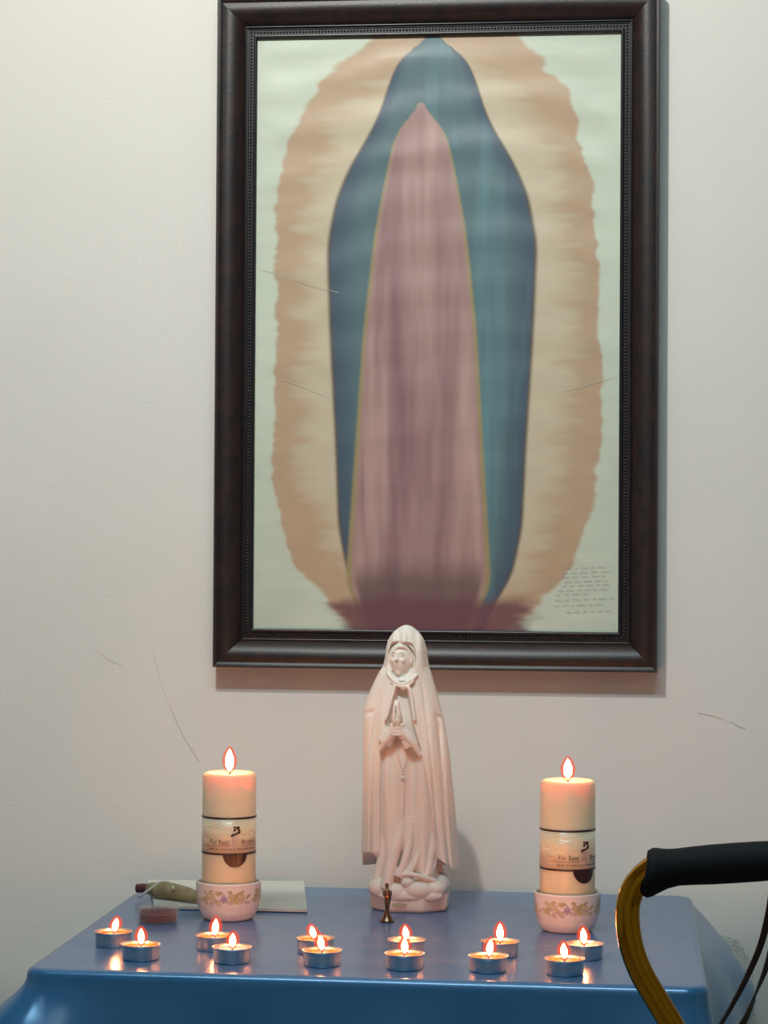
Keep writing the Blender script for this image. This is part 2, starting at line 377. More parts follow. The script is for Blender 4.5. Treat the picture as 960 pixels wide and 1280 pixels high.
# ------------------------------------------------------------------ table and cloth
TZ = .735
TX0, TX1, TY0, TY1 = -.606, .070, -.640, -.065
tb = empty('small_table', ((TX0+TX1)/2, (TY0+TY1)/2, 0), 'small table standing against the wall, hidden under the blue satin cloth', 'table')
hx, hy = (TX1-TX0)/2-.006, (TY1-TY0)/2-.006
MB().box(-hx, hx, -hy, hy, TZ-.026, TZ-.002).build('tabletop', M['laminate'], tb, smooth=False)
for sx in (-1, 1):
    for sy in (-1, 1):
        MB().tube([(sx*(hx-.04), sy*(hy-.04), 0), (sx*(hx-.04), sy*(hy-.04), TZ-.026)], .013, 12).build('leg', M['steel'], tb)
def cloth():
    Rc = .016
    per = []       # perimeter points (x, y, nx, ny, side param)
    def seg(a, b, n_, nrm):
        for i in range(n_):
            t = i/n_; per.append((a[0]+(b[0]-a[0])*t, a[1]+(b[1]-a[1])*t, nrm[0], nrm[1]))
    def arc(c, a0, n_):
        for i in range(n_):
            a = a0+PI/2*i/n_; per.append((c[0]+Rc*math.cos(a), c[1]+Rc*math.sin(a), math.cos(a), math.sin(a)))
    x0, x1, y0, y1 = TX0, TX1, TY0, TY1
    seg((x0+Rc, y0), (x1-Rc, y0), 150, (0, -1)); arc((x1-Rc, y0+Rc), -PI/2, 22)
    seg((x1, y0+Rc), (x1, y1-Rc), 120, (1, 0)); arc((x1-Rc, y1-Rc), 0, 22)
    seg((x1-Rc, y1), (x0+Rc, y1), 60, (0, 1)); arc((x0+Rc, y1-Rc), PI/2, 22)
    seg((x0, y1-Rc), (x0, y0+Rc), 120, (-1, 0)); arc((x0+Rc, y0+Rc), PI, 22)
    per = np.array(per); n = len(per)
    px_, py_, nx_, ny_ = per.T
    cx_, cy_ = (x0+x1)/2, (y0+y1)/2
    rows = []
    ks = list(np.linspace(.02, .90, 26))+list(np.linspace(.92, 1, 8))
    for k in ks:      # flat top, seen at a glancing angle, with faint creases
        X = cx_+(px_-cx_)*k; Y = cy_+(py_-cy_)*k
        Z = np.array([TZ+.0006*noise.noise((x*7, y*16, 0))*(1-k**8) for x, y in zip(X, Y)])
        rows.append(np.stack([X, Y, Z], -1))
    rb = .0085
    for a in np.linspace(0, PI/2, 9)[1:]:
        rows.append(np.stack([px_+nx_*rb*math.sin(a), py_+ny_*rb*math.sin(a), np.full(n, TZ-rb*(1-math.cos(a)))], -1))
    corner_w = [np.exp(-((px_-a)**2+(py_-b)**2)/(.055**2)) for a, b in ((x0, y0), (x1, y0), (x1, y1), (x0, y1))]
    s = np.arange(n)
    for d in np.concatenate([np.linspace(.004, .10, 26), np.linspace(.11, .44, 34)]):
        g = sstep(0, .12, d)
        out = rb+.004*g+np.zeros(n)
        front = np.clip(-ny_, 0, 1); right = np.clip(nx_, 0, 1); left = np.clip(-nx_, 0, 1)
        out += front*g*(.005*np.sin(px_*23+.8)+.0035*np.sin(px_*51+d*4))
        out += left*(.020*sstep(0, .05, d)+.006*np.sin(py_*30+d*5)*g)
        # the right side bellies out most near the wall, then falls back in
        ww = sstep(-.52, -.16, py_)*.94+.06
        belly = np.interp(d, [0, .012, .05, .085, .10, .16, .24, .44], [0, .012, .044, .063, .064, .046, .030, .024])
        out += right*(belly*ww+.005*np.sin(py_*34+1)*g)
        out += corner_w[0]*(.030*sstep(0, .07, d))+corner_w[1]*(.020*sstep(0, .10, d))
        back = np.clip(ny_, 0, 1); out = out*(1-back)+(.006+.003*np.sin(px_*40)*g)*back
        X = px_+nx_*out; Y = py_+ny_*out
        X = X+right*0.0
        rows.append(np.stack([X, np.minimum(Y, -.018), np.full(n, TZ-rb-d)+.004*g*np.sin(s*.05)], -1))
    mb = MB().grid(np.array(rows), closed_u=True, cap0=True)
    o = mb.build('tablecloth', M['satin'])
    return tag(o, 'blue satin tablecloth covering the small table against the wall', 'tablecloth')
tc = cloth()
def lace_piece():     # sheer grey netting hanging behind the right side of the satin
    rows = []
    for i in range(30):
        t = i/29; z = .690-.30*t
        xo = np.interp(t, [0, .12, .35, .6, 1], [.136, .152, .160, .166, .172]); xi = .080
        rows.append([(xi+(xo-xi)*u+.003*math.sin(t*19)*u, -.055+.03*u+.007*math.sin(u*11+t*3)-.012*u*u, z+.010*math.sin(u*13)*t-.012*u) for u in np.linspace(0, 1, 24)])
    o = MB().grid(rows).build('sheer_netting', M['lace'])
    tag(o, 'strip of sheer grey netting hanging beside the right end of the blue tablecloth', 'netting')
lace_piece()

# ------------------------------------------------------------------ statue
def statue():
    root = empty('praying_statue', (-.261, -.205, TZ), 'white plaster statue of a veiled woman praying, standing in the middle of the table', 'statue')
    mm = .001
    zt = [0, 40, 50, 69, 107, 146, 184, 222, 232, 242, 261, 280, 288, 300, 309, 319, 325, 330, 334, 337.2, 338.2]
    lt = [-56, -58, -58, -59, -58.5, -58, -58, -58.3, -58, -55.5, -49, -40, -34.5, -32, -31, -29, -25.5, -21.5, -17, -11.5, -7.5]
    rtt = [58, 59.5, 59.3, 57.3, 54, 50, 46, 39.5, 37.5, 35, 30, 24.3, 21.4, 19.4, 18.3, 15.4, 12.5, 8.5, 4, -1.0, -5]
    bt = [42, 42, 42, 41, 39, 36.5, 34, 31, 30, 29, 27, 25, 24.5, 24, 23, 20.5, 18, 15, 11, 6, 2]
    def opening(z):
        xl = np.interp(z, [0, 60, 100, 150, 190, 205, 222, 250, 268], [-33, -33, -33.5, -34, -33, -30, -23, -18, -13])
        xr = np.interp(z, [0, 60, 100, 150, 190, 222, 250, 268], [37, 35, 30, 23, 15, 5, 0, -5])
        return xl, xr
    def front_disp(x, z):
        """how far a front point is pushed back into the figure (mm)"""
        xl, xr = opening(z)
        d = 0*x
        inside = sstep(-1.0, 1.8, x-xl)*sstep(-1.0, 1.8, xr-x)*sstep(276, 262, z)
        # gown: soft vertical folds, gathered
        amp = sstep(250, 180, z)
        fold = 1.6*np.sin((x+.06*(z-150)*.6)/3.4)+1.3*np.sin((x-.035*(z-100))/5.9+1.2)
        deep = 5.5*np.exp(-((x-np.interp(z, [30, 90, 140, 200], [-14, -6, -2, -2]))/2.6)**2)*sstep(170, 60, z)
        d = d+inside*(6.5+1.35*amp*fold+deep)
        # mantle folds outside the opening
        out = 1-inside
        v1 = np.interp(z, [40, 100, 160, 220, 260], [50, 44, 40, 34, 24])
        d = d+out*6.0*np.exp(-((x-v1)/2.2)**2)*sstep(250, 205, z)
        v2 = np.interp(z, [40, 100, 160, 220, 285], [40, 34, 29, 22, 12])
        d = d+out*3.2*np.exp(-((x-v2)/1.8)**2)*sstep(285, 240, z)
        v3 = np.interp(z, [40, 120, 200, 250, 285], [-46, -46, -44, -36, -24])
        d = d+out*2.8*np.exp(-((x-v3)/2.4)**2)*sstep(285, 250, z)
        d = d+out*1.3*np.sin(x/2.9+z*.012)*sstep(262, 200, z)
        # hand-made crease at the elbow
        d = d+out*2.2*np.exp(-((z-(233+.35*(x+50)))/3)**2)*sstep(-40, -46, x)
        d = d+out*2.0*np.exp(-((z-(228-.5*(x-36)))/3)**2)*sstep(28, 33, x)
        # veil folds over the crown and the hood opening
        hood = sstep(1.12, .90, np.sqrt(((x+10.0)/16.5)**2+((z-297)/(21.5))**2)+.10*np.cos((x+9)/4.5)*sstep(300, 318, z))
        d = d+hood*10
        d = d+(1-hood)*sstep(276, 292, z)*(1.5*np.sin(x/2.6+.6)+1.0*np.sin(x/1.7+z*.05))*sstep(340, 326, z)
        return d
    def lim(z): return np.interp(z, zt, lt), np.interp(z, zt, rtt), np.interp(z, zt, bt)
    def surf(x, z):
        l, r, b = lim(z); c = (l+r)/2; a = (r-l)/2
        q = np.clip(1-((x-c)/a)**2, 0, 1)
        return -b*q**.5+front_disp(np.asarray(float(x)), np.asarray(float(z)))
    th = np.linspace(0, 2*PI, 361)[:-1]
    pieces = MB()
    rows = []
    for t in np.linspace(0, 1, 300):
        # hem height by direction: high at the left, falling toward the right, long in the middle
        cs, sn = np.cos(th), np.sin(th)
        l, r, b = lim(60.); xx = (l+r)/2+(r-l)/2*cs
        hem = np.interp(xx, [-59, -36, -33, -28, 28, 34, 38, 59], [66, 70, 70, 20, 20, 64, 62, 43])
        hem = np.where(sn > 0, 48, hem)
        z = hem+(338.2-hem)*t
        l, r, b = np.interp(z, zt, lt), np.interp(z, zt, rtt), np.interp(z, zt, bt)
        x = (l+r)/2+(r-l)/2*cs*(1+.012*np.cos(9*th)*sstep(250, 200, z))
        y = b*sn*np.where(sn > 0, .92, 1)
        fd = front_disp(x, z)*sstep(.15, -.25, sn)
        fb = 2.0*np.sin(th*13)*sstep(0, .5, sn)*sstep(320, 280, z)
        rows.append(np.stack([x, y+fd+fb*0.6, z], -1))
    pieces.grid(np.array(rows), closed_u=True, cap0=True, cap1=True)
    # gown skirt that spreads over the cloud
    rows = []
    for z in np.linspace(10, 130, 60):
        k = np.interp(z, [10, 30, 50, 80, 130], [1.02, 1.0, .9, .82, .72])
        cs, sn = np.cos(th), np.sin(th)
        fold = 1+.045*np.sin(th*14+z*.02)+.03*np.sin(th*9+1)
        rows.append(np.stack([-2+42*k*cs*fold-.04*(130-z)*0, 33*k*sn*fold+2, np.full_like(th, z)+2.5*np.sin(th*7)], -1))
    pieces.grid(np.array(rows), closed_u=True, cap0=True, cap1=True)
    # folds of the gown sweeping down over the cloud, rooted deep inside the skirt
    for pts, r0, r1 in (([(-6, -26, 110), (-12, -31, 84), (-19, -35, 56), (-25, -37, 28)], 6, 8), ([(-24, -22, 100), (-29, -25, 70), (-36, -27, 38)], 5, 7),
                        ([(2, -27, 112), (2, -32, 84), (-3, -36, 60), (-10, -38, 42)], 4.5, 5.5), ([(20, -24, 108), (15, -29, 78), (6, -35, 54), (-2, -38, 46)], 4.5, 4.8),
                        ([(30, -20, 96), (26, -27, 66), (24, -32, 44)], 5, 6)):
        pieces.tube(smooth_path(pts, 8), [r0+(r1-r0)*i/((len(pts)-1)*8) for i in range((len(pts)-1)*8+1)], 14)
    pieces.tube(smooth_path([(-5, -40, 45), (6, -42, 46), (18, -40, 43), (34, -31, 37)]), 3.0, 12)
    # cloud
    for c, r in (((1, -38, 36), (8.5, 7, 7)), ((-33, -28, 28), (15, 13, 12)), ((-14, -34, 24), (14, 11, 11)), ((12, -34, 27), (19, 12, 12)), ((30, -26, 28), (16, 14, 11)),
                 ((38, -8, 30), (11, 20, 13)), ((-38, -6, 30), (11, 20, 13)), ((0, 8, 26), (44, 30, 14)), ((-4, -38, 20), (30, 6, 7)), ((24, -34, 20), (18, 7, 7))):
        pieces.ell(c, r, 28, 18)
    # head inside the hood: face, brow, nose, lids, mouth, chin
    rot = Matrix.Rotation(R(-14), 3, 'Z')
    hc = Vector((-11.5, -10.5, 297))
    def hp(x, y, z): return tuple(hc+rot @ Vector((x, y, z)))
    pieces.ell(hc, (13.0, 12.5, 19), 32, 24, rot)
    pieces.ell(hp(0, -3.0, -3), (10.6, 12.0, 16.5), 32, 24, rot)
    pieces.ell(hp(0, -8.5, -14.5), (4.4, 4.6, 4.2), 16, 12, rot)     # chin
    pieces.tube([hp(0, -13.4, 8.5), hp(0, -15.2, 4.5), hp(0, -17.0, .6), hp(0, -15.2, -.9)], [1.1, 1.4, 2.0, 1.4], 12)
    for s_ in (-1, 1):
        pieces.tube([hp(s_*1.6, -13.6, 9.4), hp(s_*4.6, -13.4, 10.2), hp(s_*7.6, -11.0, 8.6)], [.8, 1.1, .8], 10)
        pieces.ell(hp(s_*4.4, -11.9, 6.0), (2.6, 1.5, 1.2), 14, 10, rot)
        pieces.ell(hp(s_*1.6, -15.2, 0), (1.2, 1.3, 1.0), 10, 8, rot)
        pieces.ell(hp(s_*5.2, -10.8, -.5), (3.8, 3.6, 4.0), 14, 10, rot)
    pieces.tube([hp(-3.2, -13.2, -4.6), hp(-1.1, -14.5, -4.1), hp(1.1, -14.5, -4.1), hp(3.2, -13.2, -4.6)], [.6, 1.1, 1.1, .6], 10)
    pieces.tube([hp(-2.2, -13.2, -6.2), hp(0, -14.4, -6.6), hp(2.2, -13.2, -6.2)], [.6, 1.2, .6], 10)
    # inner veil rim around the face
    ring = [(-9.5+16.6*math.cos(a), -18.5+1.0*math.sin(a)+abs(math.cos(a))*4.5, 296+20.5*math.sin(a)) for a in np.linspace(R(-40), R(220), 40)]
    pieces.tube(ring, [1.4]*40, 10)
    hair = [(-10.5+11.8*math.cos(a), -20.5+abs(math.cos(a))*4.5, 298+15.2*math.sin(a)) for a in np.linspace(R(-20), R(200), 26)]
    pieces.tube(hair, [2.0]*26, 10)
    # neck and crossed collar folds
    pieces.tube([(-11, -10, 288), (-10, -12, 262)], [8, 10], 16)
    pieces.tube(smooth_path([(-27, -19, 282), (-20, -25, 274), (-9, -28.5, 269), (2, -27, 274), (9, -22, 280)]), [2.1]*33, 10)
    pieces.tube(smooth_path([(-22, -24, 271), (-12, -29, 266.5), (-2, -29, 267), (6, -26, 274)]), [1.6]*25, 10)
    pieces.tube(smooth_path([(-7, -28, 268), (1, -29.5, 262), (5, -30.5, 240), (7, -31.5, 226)]), [2.4]*25, 10)
    pieces.tube(smooth_path([(-17, -27, 268), (-20, -29.5, 255), (-24, -31, 238), (-28, -32, 226)]), [2.2]*25, 10)
    # sleeves: wide cuffs fanning down and outward from the wrists
    def cuff(p0, p1, r0, r1, squash=1):
        p0, p1 = Vector(p0), Vector(p1); t = (p1-p0).normalized(); u = t.cross(Vector((0, 1, 0))).normalized(); v = t.cross(u)
        rws = []
        for k in range(14):
            f = k/13; c = p0.lerp(p1, f); rr_ = r0+(r1-r0)*f**.8
            rws.append([tuple(c+u*rr_*(1+.05*math.sin(6*a))*math.cos(a)+v*rr_*squash*math.sin(a)) for a in (2*PI*j/28 for j in range(28))])
        pieces.grid(rws, closed_u=True, cap0=True, cap1=True)
    cuff((-17.0, -34, 218), (-29, -31, 199), 6.0, 9.5, .62)
    cuff((-9.0, -34, 218), (3, -31, 196), 6.0, 9.5, .62)
    pieces.tube(smooth_path([(-18, -35, 214), (-26, -34, 203), (-34, -31, 190)]), [5.0]*8+[5.0-.35*i for i in range(9)], 12)
    pieces.tube(smooth_path([(-7, -35, 214), (4, -34, 201), (14, -30, 184)]), [5.0]*8+[5.0-.35*i for i in range(9)], 12)
    for k in range(4):   # gathered rings of cloth at the wrists
        pieces.tube([(-22, -35.5, 222-k*3.6), (-17, -39.5, 220.6-k*3.6), (-9, -39.5, 220.6-k*3.6), (-4, -35.5, 222-k*3.6)], [1.5, 1.9, 1.9, 1.5], 10)
    # hands pressed together, fingers up and a little toward the face
    for s_ in (-1, 1):
        bx = -13.5
        pieces.ell((bx+s_*2.5, -38, 227), (2.9, 6.2, 8.5), 18, 14)
        for q, (dy, ln) in enumerate(((-4.6, 13.5), (-1.6, 16.6), (1.5, 18), (4.4, 15.6))):
            p0 = Vector((bx+s_*2.5, -38+dy, 231)); tip = Vector((bx+s_*1.0-.6, -36.5+dy*.78, 231+ln+2))
            md = p0.lerp(tip, .5)+Vector((s_*.9, 0, 0))
            pieces.tube(smooth_path([p0, md, tip], 5), [1.75]*4+[1.6]*3+[1.4]*3+[.8], 10)
        pieces.tube(smooth_path([(bx+s_*4.2, -35, 223), (bx+s_*4.8, -39.5, 229), (bx+s_*3.2, -42.0, 236)], 5), [2.0]*5+[1.7]*5+[1.1], 10)   # thumb leaves the side of the palm
        pieces.tube([(bx+s_*3, -37, 220), (bx+s_*7, -33, 206)], [4.5, 5.5], 12)   # wrist
    pb = MB(); pb.v = [(a*mm, b*mm, c*mm) for a, b, c in pieces.v]; pb.f = pieces.f
    o = pb.build('robed_figure', M['plaster'], root)
    rm = o.modifiers.new('union', 'REMESH'); rm.mode = 'VOXEL'; rm.voxel_size = .00075; rm.use_smooth_shade = True
    sm = o.modifiers.new('soften', 'SMOOTH'); sm.factor = .5; sm.iterations = 4
    # octagonal plinth with a wavy top edge
    rows = []
    def octr(a, rx, ry):
        k = PI/4; q = ((a+k/2) % k)-k/2; rr_ = 1/math.cos(q); return rx*rr_*math.cos(a), ry*rr_*math.sin(a)
    for (sc, z, wav) in ((.90, 0, 0), (.955, 1.5, 0), (.985, 5, 0), (1, 16, 1), (1, 20, 1.5), (.985, 22, 1.6), (.95, 22.6, 1.5), (.6, 20, 0), (.1, 20, 0)):
        rows.append([tuple(np.array([octr(a+.25, 46.5*sc, 41*sc)[0]*math.cos(0), octr(a+.25, 46.5*sc, 41*sc)[1], z+wav*math.sin(a*5+1)])*mm) for a in np.linspace(0, 2*PI, 129)[:-1]])
    MB().grid(rows, closed_u=True, cap0=True, cap1=True).build('plinth', M['plaster'], root, sharp=50)
    # rosary: two strands of beads from the hands, a drop and a star tassel
    bd = MB()
    def bead(x, z, r=.9, dy=-.6):
        y = surf(x, z); bd.ell((x*mm, (float(y)+dy)*mm, z*mm), (r*mm,)*3, 8, 6)
    for i in range(17): t = i/16; bead(-17+9*t, 200-30*t)
    for i in range(17): t = i/16; bead(4-9*t**.8, 200-30*t)
    for z in (167, 164): bead(-6.5, z, 1.5)
    for i in range(26): t = i/25; bead(-5-.5*t, 156-66*t, .8, -.3)
    bd.build('rosary_beads', M['plaster'], root)
    tz_ = MB(); x_, z_ = -10, 80; y_ = float(surf(x_, z_))-3.5
    for k in range(5):
        a = PI/2+k*2*PI/5
        tz_.tube([(x_*mm, y_*mm, z_*mm), ((x_+5*math.cos(a))*mm, (y_)*mm, (z_+5*math.sin(a))*mm)], [1.9*mm, .5*mm], 8)
    tz_.build('star_pendant', M['plaster'], root); tz_ = MB()
    tz_.ell((-6*mm, (float(surf(-6, 158))-1.2)*mm, 158*mm), (3.4*mm, 1.6*mm, 2.6*mm), 14, 10)
    tz_.build('medal', M['plaster'], root)
    sm_ = MB(); q = []
    for i in range(16):
        a = 2*PI*i/16; q.append((-8+9*math.cos(a), 0, 9.5+2.8*math.sin(a)))
    # dull smudge on the front of the plinth
    a0 = -PI/2; yy = -41*1.0*1.03
    sm_.grid([[(p[0]*mm, (yy-.7)*mm, p[2]*mm) for p in q], [(-8*mm, (yy-.7)*mm, 9.5*mm)]*16], closed_u=True)
    sd = mat('olive_smudge', (.42, .36, .25), .6); sm_.build('smudge', sd, root, smooth=False)
    return root
statue()

# ------------------------------------------------------------------ tiny bronze figure
def figurine():
    root = empty('bronze_figurine', (-.2775, -.309, TZ), 'tiny bronze standing figurine in front of the white statue', 'figurine')
    k = .001
    a = MB().lathe([(0, 0), (8.2, 0), (8.4, 1.2), (7.6, 2.2), (6.0, 4.5), (4.0, 8.5), (3.0, 11.5), (2.6, 13), (2.4, 13.4), (0, 13.4)], 28)
    a.v = [(x*k, y*k, z*k) for x, y, z in a.v]; a.build('base', M['bronze'], root)
    b = MB()
    b.tube(smooth_path([(0, 0, 12.5), (.2, 0, 18), (.6, 0, 25), (.9, 0, 31), (.6, 0, 36), (.2, 0, 38.6)], 5), [2.0, 2.1, 2.2, 2.3, 2.5, 2.7, 2.9, 3.2, 3.4, 3.6, 3.7, 3.9, 4.0, 4.1, 4.1, 4.0, 3.9, 3.8, 3.5, 3.2, 2.9, 2.3, 1.8, 1.4, 1.2, 1.2], 14)
    b.ell((-.3, -.3, 41.2), (2.0, 2.2, 2.6), 14, 10); b.ell((-.4, .5, 41.8), (2.4, 2.2, 2.9), 14, 10)
    b.ell((-.4, -2.3, 41), (.4, .6, .6), 8, 6)
    b.tube(smooth_path([(3.6, 0, 36), (4.3, -1.6, 31.5), (.6, -4.2, 32.5)], 4), [1.5]*6+[1.1]*3, 10)
    b.tube(smooth_path([(-2.8, 0, 36), (-3.7, -1.6, 31.5), (.2, -4.2, 32.8)], 4), [1.5]*6+[1.1]*3, 10)
    b.tube([(.4, -4.0, 31.5), (.3, -4.6, 36.2)], [1.2, .5], 8)
    b.tube(smooth_path([(2.8, -1, 30), (1.6, -2.4, 22), (.6, -2, 14)], 4), [.9]*9, 8)
    b.v = [(x*k, y*k, z*k) for x, y, z in b.v]
    o = b.build('figure', M['bronze'], root)
    rm = o.modifiers.new('union', 'REMESH'); rm.mode = 'VOXEL'; rm.voxel_size = .00030; rm.use_smooth_shade = True
figurine()

# ------------------------------------------------------------------ flames
def flame_prof(h, w_, grow=0):
    out = []
    for i in range(15):
        t = i/14
        r = w_*math.sin(PI*t**.86)**.85
        out.append((max(r+grow*math.sin(PI*t)**.5, .00002), t*(h+grow*1.4)-grow*.6))
    return out
def add_flame(root, z, h, w_, lean=(0, 0), name='flame'):
    mb = MB().lathe(flame_prof(h, w_), 14, (0, 0, 0)); mb.v = [(x+lean[0]*q/h, y+lean[1]*q/h, q) for x, y, q in mb.v]
    f = mb.build(name, M['flame'], root, loc=(lean[0]*.4, lean[1]*.4, z))
    for grow, al in ((.0022, 0), (.0046, 1)):  # two glowing shells drawn as glare halo, not part of the flame
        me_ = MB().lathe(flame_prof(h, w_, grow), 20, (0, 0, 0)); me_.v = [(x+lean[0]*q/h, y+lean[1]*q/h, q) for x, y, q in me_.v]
        e = me_.build('flame_halo', M['halo'], f)
    return f

# ------------------------------------------------------------------ tealights
def tealight(loc, label, waxmat, h=.0155, w_=.0036, lean=(0, 0), group='lit tealights in two rows along the front of the table', fill=.0125):
    root = empty('tealight', loc, label, 'candle', group)
    n = 72; rows = []
    prf = [(.0005, .0004), (.0168, .0004), (.0184, .0003), (.0189, .0012), (.0192, .0060), (.0194, .0135), (.0199, .0148), (.0207, .0153), (.0209, .0158), (.0206, .0161),
           (.0199, .0158), (.0192, .0150), (.0190, .0110), (.0188, .0020), (.0005, .0014)]
    for (r, z) in prf:
        amp = .00012 if .001 < z < .0140 and r > .0185 else 0
        rows.append([((r+amp*math.sin(a*24))*math.cos(a), (r+amp*math.sin(a*24))*math.sin(a), z) for a in (2*PI*j/n for j in range(n))])
    MB().grid(rows, closed_u=True).build('cup', M['foil'], root)
    MB().lathe([(.0004, fill-.0007), (.004, fill-.0006), (.012, fill-.0002), (.0175, fill), (.0187, fill+.0006), (.0188, fill-.004), (.0186, .003), (.001, .003)], 40).build('wax', waxmat, root)
    MB().tube([(0, 0, fill-.002), (lean[0]*.15, 0, fill+.002), (lean[0]*.5, 0, fill+.0052)], .0006, 8).build('wick', M['wick'], root)
    add_flame(root, fill+.0030, h, w_, lean)
    return root
TL = [  # x, y, label, wax, flame height, lean
 (-.553, -.504, 'back-row lit tealight at the far left, nearest the clear round bead box', 'teawax', .0140, .0025),
 (-.507, -.575, 'front-row lit tealight at the left corner, overlapping the far left one', 'teawax', .0160, 0),
 (-.441, -.511, 'back-row lit tealight with a tall flame in front of the left pillar candle', 'teawax', .0175, .001),
 (-.410, -.578, 'front-row lit tealight with unmelted mauve wax, below the left pillar candle', 'teawax_mauve', .0140, .0006),
 (-.332, -.513, 'back-row lit tealight half hidden by the orange one, between left pillar and statue', 'teawax', .0125, -.003),
 (-.315, -.582, 'front-row lit tealight with orange molten wax, between left pillar and statue', 'teawax', .0150, -.0015),
 (-.235, -.508, 'back-row lit tealight with pinkish wax, behind another in front of the statue', 'teawax_pink', .0140, -.001),
 (-.229, -.587, 'front-row lit tealight straight in front of the white statue', 'teawax', .0150, 0),
 (-.136, -.503, 'back-row lit tealight with a tall flame, between the statue and right pillar candle', 'teawax', .0185, 0),
 (-.143, -.588, 'front-row lit tealight with a flame leaning right, left of the right pillar candle', 'teawax', .0165, .0018),
 (-.047, -.504, 'back-row lit tealight with pinkish wax, at the right end nearest the cane', 'teawax_pink', .0160, -.001),
 (-.065, -.593, 'front-row lit tealight at the right end, below the right pillar candle', 'teawax', .0155, -.001),
]
for (x, y, lb, wm, h, ln) in TL:
    tealight((x, y, TZ), lb, M[wm], h, .0033+.03*(h-.014), (ln, 0))

# ------------------------------------------------------------------ pillar candles in ceramic pots
def bend(mb, rad, z0, ang0):
    """flat art (u = arc length, v = height) -> wrapped on the cylinder, facing -Y at angle 0 (positive to the right)"""
    mb.v = [(rad*math.sin(ang0+u/rad), -rad*math.cos(ang0+u/rad), z0+v) for u, _, v in mb.v]; return mb
def text_mesh(body, size):
    cu = bpy.data.curves.new('lettering', 'FONT'); cu.body = body; cu.size = size; cu.resolution_u = 3
    o = bpy.data.objects.new('lettering_tmp', cu); COL.objects.link(o)
    dg = bpy.context.evaluated_depsgraph_get(); me = bpy.data.meshes.new_from_object(o.evaluated_get(dg))
    mb = MB(); mb.v = [(v.co.x, 0, v.co.y) for v in me.vertices]; mb.f = [tuple(p.vertices) for p in me.polygons]
    bpy.data.objects.remove(o); bpy.data.curves.remove(cu); bpy.data.meshes.remove(me)
    return mb
def pillar(loc, label, zt, zb1, zb2, ang, fh):
    root = empty('pillar_candle', loc, label, 'candle', 'pair of lit ivory pillar candles in flowered ceramic pots')
    r = .0311; H = zt-loc[2]; b1 = zb1-loc[2]; b2 = zb2-loc[2]; z0 = .006
    MB().lathe([(.001, z0), (r-.002, z0), (r, z0+.003), (r, H-.004), (r-.0006, H-.0022), (r-.0022, H-.0008), (r-.0045, H), (r-.008, H-.0008), (.016, H-.0042), (.008, H-.0062), (.001, H-.0066)], 72).build('wax_body', M['wax'], root)
    MB().tube([(0, 0, H-.008), (.0003, 0, H-.002), (.0009, 0, H+.003)], .0009, 8).build('wick', M['wick'], root)
    add_flame(root, H+.0005, fh, .0049)
    rw = r+.0004
    wr = MB().lathe([(r, b2+.0005), (rw, b2+.0006), (rw, b1-.0006), (r, b1-.0005)], 96).build('label_wrap', M['wrap'], root)
    ri = rw+.00025; A = R(ang)
    for z_ in (b1, b2):
        MB().lathe([(r, z_-.0011), (ri, z_-.0010), (ri, z_+.0010), (r, z_+.0011)], 96).build('dark_band', M['ink'], root)
    md = MB(); P = []
    for i in range(9):
        f = i/8; P.append([(.0148*f*math.cos(a), 0, -.0150*f*math.sin(a)) for a in np.linspace(0, PI, 25)])
    md.grid(P); bend(md, ri, b2, A).build('medallion', M['ink'], root)
    k = ri
    base = .0115+b2
    tx = text_mesh('Far East', .0072); wid = max(v[0] for v in tx.v); tx.v = [(v[0]*.0235/wid-R(57)*k, 0, v[2]) for v in tx.v]
    tx2 = text_mesh('Brokers', .0072); wid2 = max(v[0] for v in tx2.v); tx2.v = [(v[0]*.0225/wid2+R(13)*k, 0, v[2]) for v in tx2.v]
    tx.add(tx2.v, tx2.f); bend(tx, ri, base, A).build('lettering', M['inklight'], wr)
    ln = MB()
    for (u0, u1, v0, v1) in ((-.040, -.0065, -.0022, -.0017), (.0065, .033, -.0022, -.0017)):
        P = [[(u, 0, v0), (u, 0, v1)] for u in np.linspace(u0, u1, 16)]; ln.grid(P)
    rr_ = random.Random(5); u = -.033
    while u < .030:       # tiny line of illegible small print
        L = rr_.choice((.0009, .0006, .0012)); hgt = rr_.choice((.0013, .0018))
        if rr_.random() > .14: ln.grid([[(u, 0, -.0066), (u, 0, -.0066+hgt)], [(u+L, 0, -.0066), (u+L, 0, -.0066+hgt)]])
        u += L+.0007
    bend(ln, ri, base, A).build('small_print', M['inklight'], wr)
    ic = MB()              # emblem: a dark angular cap
    for poly in ([(-.0032, .0212), (.0052, .0212), (.0046, .0188), (.0062, .0150), (.0048, .0126), (.0024, .0132), (.0034, .0158), (.0002, .0196), (-.0022, .0192)],
                 [(-.0056, .0106), (-.0046, .0126), (.0004, .0134), (.0028, .0156), (.0046, .0142), (.0018, .0118), (-.0026, .0104), (-.0054, .0092)],
                 [(-.0020, .0190), (.0004, .0186), (.0000, .0160), (-.0030, .0156)]):
        ic.add([(a, 0, b) for a, b in poly], [tuple(range(len(poly)))])
    bend(ic, ri, base-.001, A).build('emblem', M['ink'], wr)
    cl = MB()
    for (u0, u1) in ((-.0036, -.0024), (-.0008, .0004), (.0022, .0034)):
        cl.grid([[(u0, 0, -.003), (u1, 0, -.003)], [(u0-.0002, 0, .0088), (u1-.0002, 0, .0088)]])
    bend(cl, ri, base, A).build('emblem_columns', M['inkmauve'], wr)
    return root
